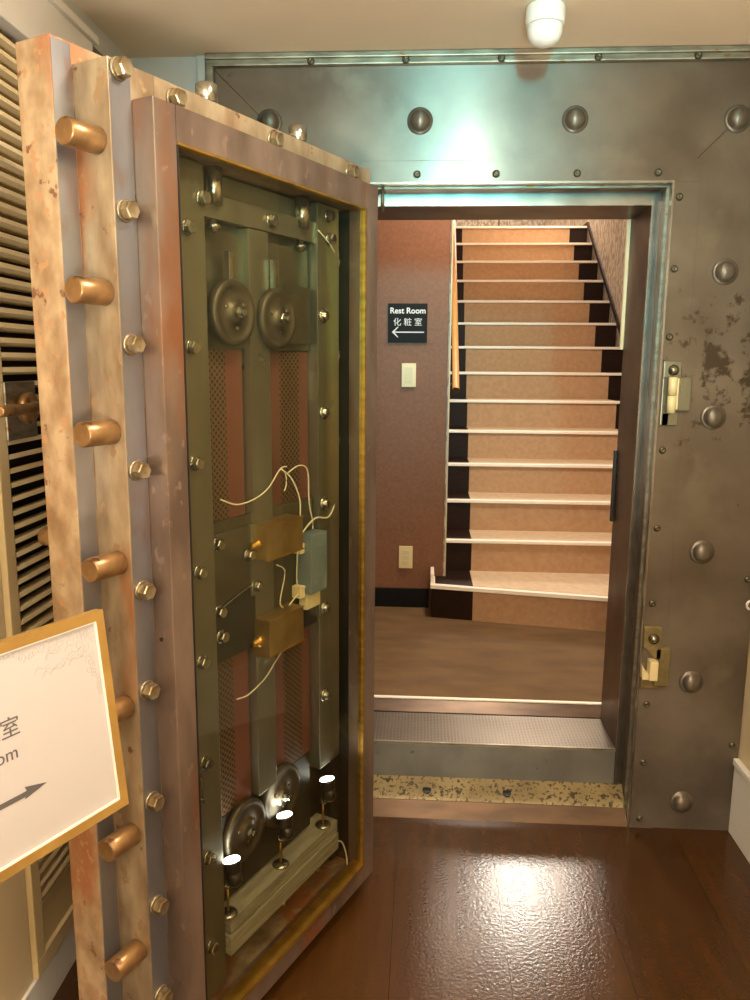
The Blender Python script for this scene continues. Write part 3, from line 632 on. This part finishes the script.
for i in range(12):
    x = -.03-.06*rr.random(); y = .255-.03*rr.random(); orn.tube([(x,y,-.0004),(x-.01,y-.004,-.0004),(x-.018,y-.001,-.0004),(x-.024,y-.008,-.0004)], .00028, 4)
orn.build('scroll_ornament', 'ornament', fs)
# stand carrying the sign
ctr = mtx @ Vector((-wid/2, .06, -.02)) + BR
stn = empty('sign_stand', (ctr.x, ctr.y, 0), (0, 0, -pi/2-az), label='slim dark pole stand carrying the gold framed sign', cat='stand')
MB().lathe((0,-.03,0), (0,0,1), [(.14,.0),(.14,.006),(.12,.012),(.02,.018),(.016,.03)], 40).build('base', 'black_matte', stn)
MB().cyl((0,-.03,.02), (0,-.03,.98), .011, 20).build('pole', 'black_matte', stn)
MB().box(-.05, .05, -.033, -.022, .94, 1.06, .003).build('holder_plate', 'black_matte', stn)

# ================================================================ LIGHTS
def area(name, loc, target, sx, sy, power, col, shape='RECTANGLE', spread=None):
    l = bpy.data.lights.new(name, 'AREA'); l.shape = shape; l.size = sx; l.size_y = sy; l.energy = power; l.color = col
    if spread: l.spread = spread
    o = bpy.data.objects.new(name, l); COL.objects.link(o); o.location = loc
    o.rotation_euler = (Vector(target)-Vector(loc)).to_track_quat('-Z', 'Y').to_euler(); return o
def pt(name, loc, power, col, r=.05):
    l = bpy.data.lights.new(name, 'POINT'); l.energy = power; l.color = col; l.shadow_soft_size = r
    o = bpy.data.objects.new(name, l); COL.objects.link(o); o.location = loc; return o
WARM = (1, .88, .72); NEUT = (1, .9, .76); COOL = (.1, .8, .95)
# ceiling downlights of the front room
for x, y, pw in [(.2,-1.2,20), (-.45,-2.3,8), (.1,-3.3,30), (-1.6,-3.0,26), (1.9,-3.2,26)]:
    area('downlight', (x, y, CZ-.01), (x, y, 0), .22, .22, pw, WARM, 'DISK')
# bluish sources behind the camera, inferred from cyan reflections; fittings unknown
area('rear_cool_light', (.20, -5.1, 2.05), (.16, 0, 2.0), .18, .4, 4.0, COOL, spread=math.radians(26))
area('rear_cool_light', (2.1, -5.1, 1.9), (.6, 0, 1.6), .5, .8, 3, (.3,.86,1), spread=math.radians(40))
for x, y, pw in [(-1.2,-3.6,18), (1.5,-3.6,18)]: pt('room_fill', (x, y, 1.9), pw, (1,.88,.7), .12)  # unseen point fills added to lift the ceiling and room
area('ceiling_fill', (.1, -3.3, .9), (.1, -3.3, 3), .5, .5, 150, (1,.91,.78))  # upward fill added to brighten the ceiling, no fitting behind it
SW = (1, .91, .78)
# stairwell lamps
M['stair_lamp'] = emis('stair_lamp_glow', '#fff0dc', 34)
sc1 = empty('wall_lamp', (SR, 4.15, 3.2), label='warm box wall lamp high on the stairwell wall', cat='wall lamp')
MB().box(-.09, -.001, -.3, .3, -.2, .2, .01).build('shade', 'stair_lamp', sc1)
sc2 = empty('ceiling_lamp', (.33, 5.85, 5.1), label='warm round ceiling lamp above the staircase', cat='ceiling lamp')
MB().lathe((0,0,0), (0,0,-1), [(.17,.0),(.18,.02),(.17,.07),(.1,.09),(.001,.095)], 32).build('shade', 'stair_lamp', sc2)
area('stair_light', (1.2, 6.1, 4.5), (.75, 3.2, 1.5), .4, .9, 75, SW)
area('landing_light', (.4, 1.0, 2.93), (.5, 1.2, 0), .3, .3, 42, SW, 'DISK')
# spot lamps inside the glazed door
c_, s_ = math.cos(DR[2]), math.sin(DR[2])
for (u, zz, hp, ax) in spots:
    lx, ly = u+hp.x, -.056+hp.y
    P = Vector((HX+lx*c_-ly*s_, HY+lx*s_+ly*c_, zz+hp.z)); A = Vector((ax.x*c_-ax.y*s_, ax.x*s_+ax.y*c_, ax.z))
    l = bpy.data.lights.new('spot_beam', 'SPOT'); l.energy = 1.4; l.color = (.95,.97,1); l.spot_size = 1.7; l.spot_blend = .8; l.shadow_soft_size = .012
    o = bpy.data.objects.new('spot_beam', l); COL.objects.link(o); o.location = P; o.rotation_euler = A.to_track_quat('-Z', 'Y').to_euler(); o.rotation_euler = (-A).to_track_quat('Z', 'Y').to_euler()

wd = bpy.data.worlds.new('world'); scn.world = wd; wd.use_nodes = True
wd.node_tree.nodes['Background'].inputs[0].default_value = (1,.85,.65,1); wd.node_tree.nodes['Background'].inputs[1].default_value = .02

# ================================================================ CAMERA
f_, pt_, yw, rl = 780.237614, .174570787, .0588322838, .00751618803
fw = Vector((-math.sin(yw)*math.cos(pt_), math.cos(yw)*math.cos(pt_), -math.sin(pt_)))
r0_ = Vector((math.cos(yw), math.sin(yw), 0)); u0_ = r0_.cross(fw)
r_v = r0_*math.cos(rl)+u0_*math.sin(rl); u_v = -r0_*math.sin(rl)+u0_*math.cos(rl)
cd = bpy.data.cameras.new('camera'); cam = bpy.data.objects.new('camera', cd); COL.objects.link(cam)
cam.matrix_world = Matrix(((r_v.x,u_v.x,-fw.x,0),(r_v.y,u_v.y,-fw.y,-2.3902),(r_v.z,u_v.z,-fw.z,1.5),(0,0,0,1)))
cd.sensor_fit = 'HORIZONTAL'; cd.sensor_width = 36; cd.lens = 36*f_/750; cd.clip_start = .02
scn.camera = cam
scn.view_settings.view_transform = 'Standard'; scn.view_settings.look = 'None'; scn.view_settings.gamma = 1; scn.view_settings.use_curve_mapping = False
scn.view_settings.exposure = 0
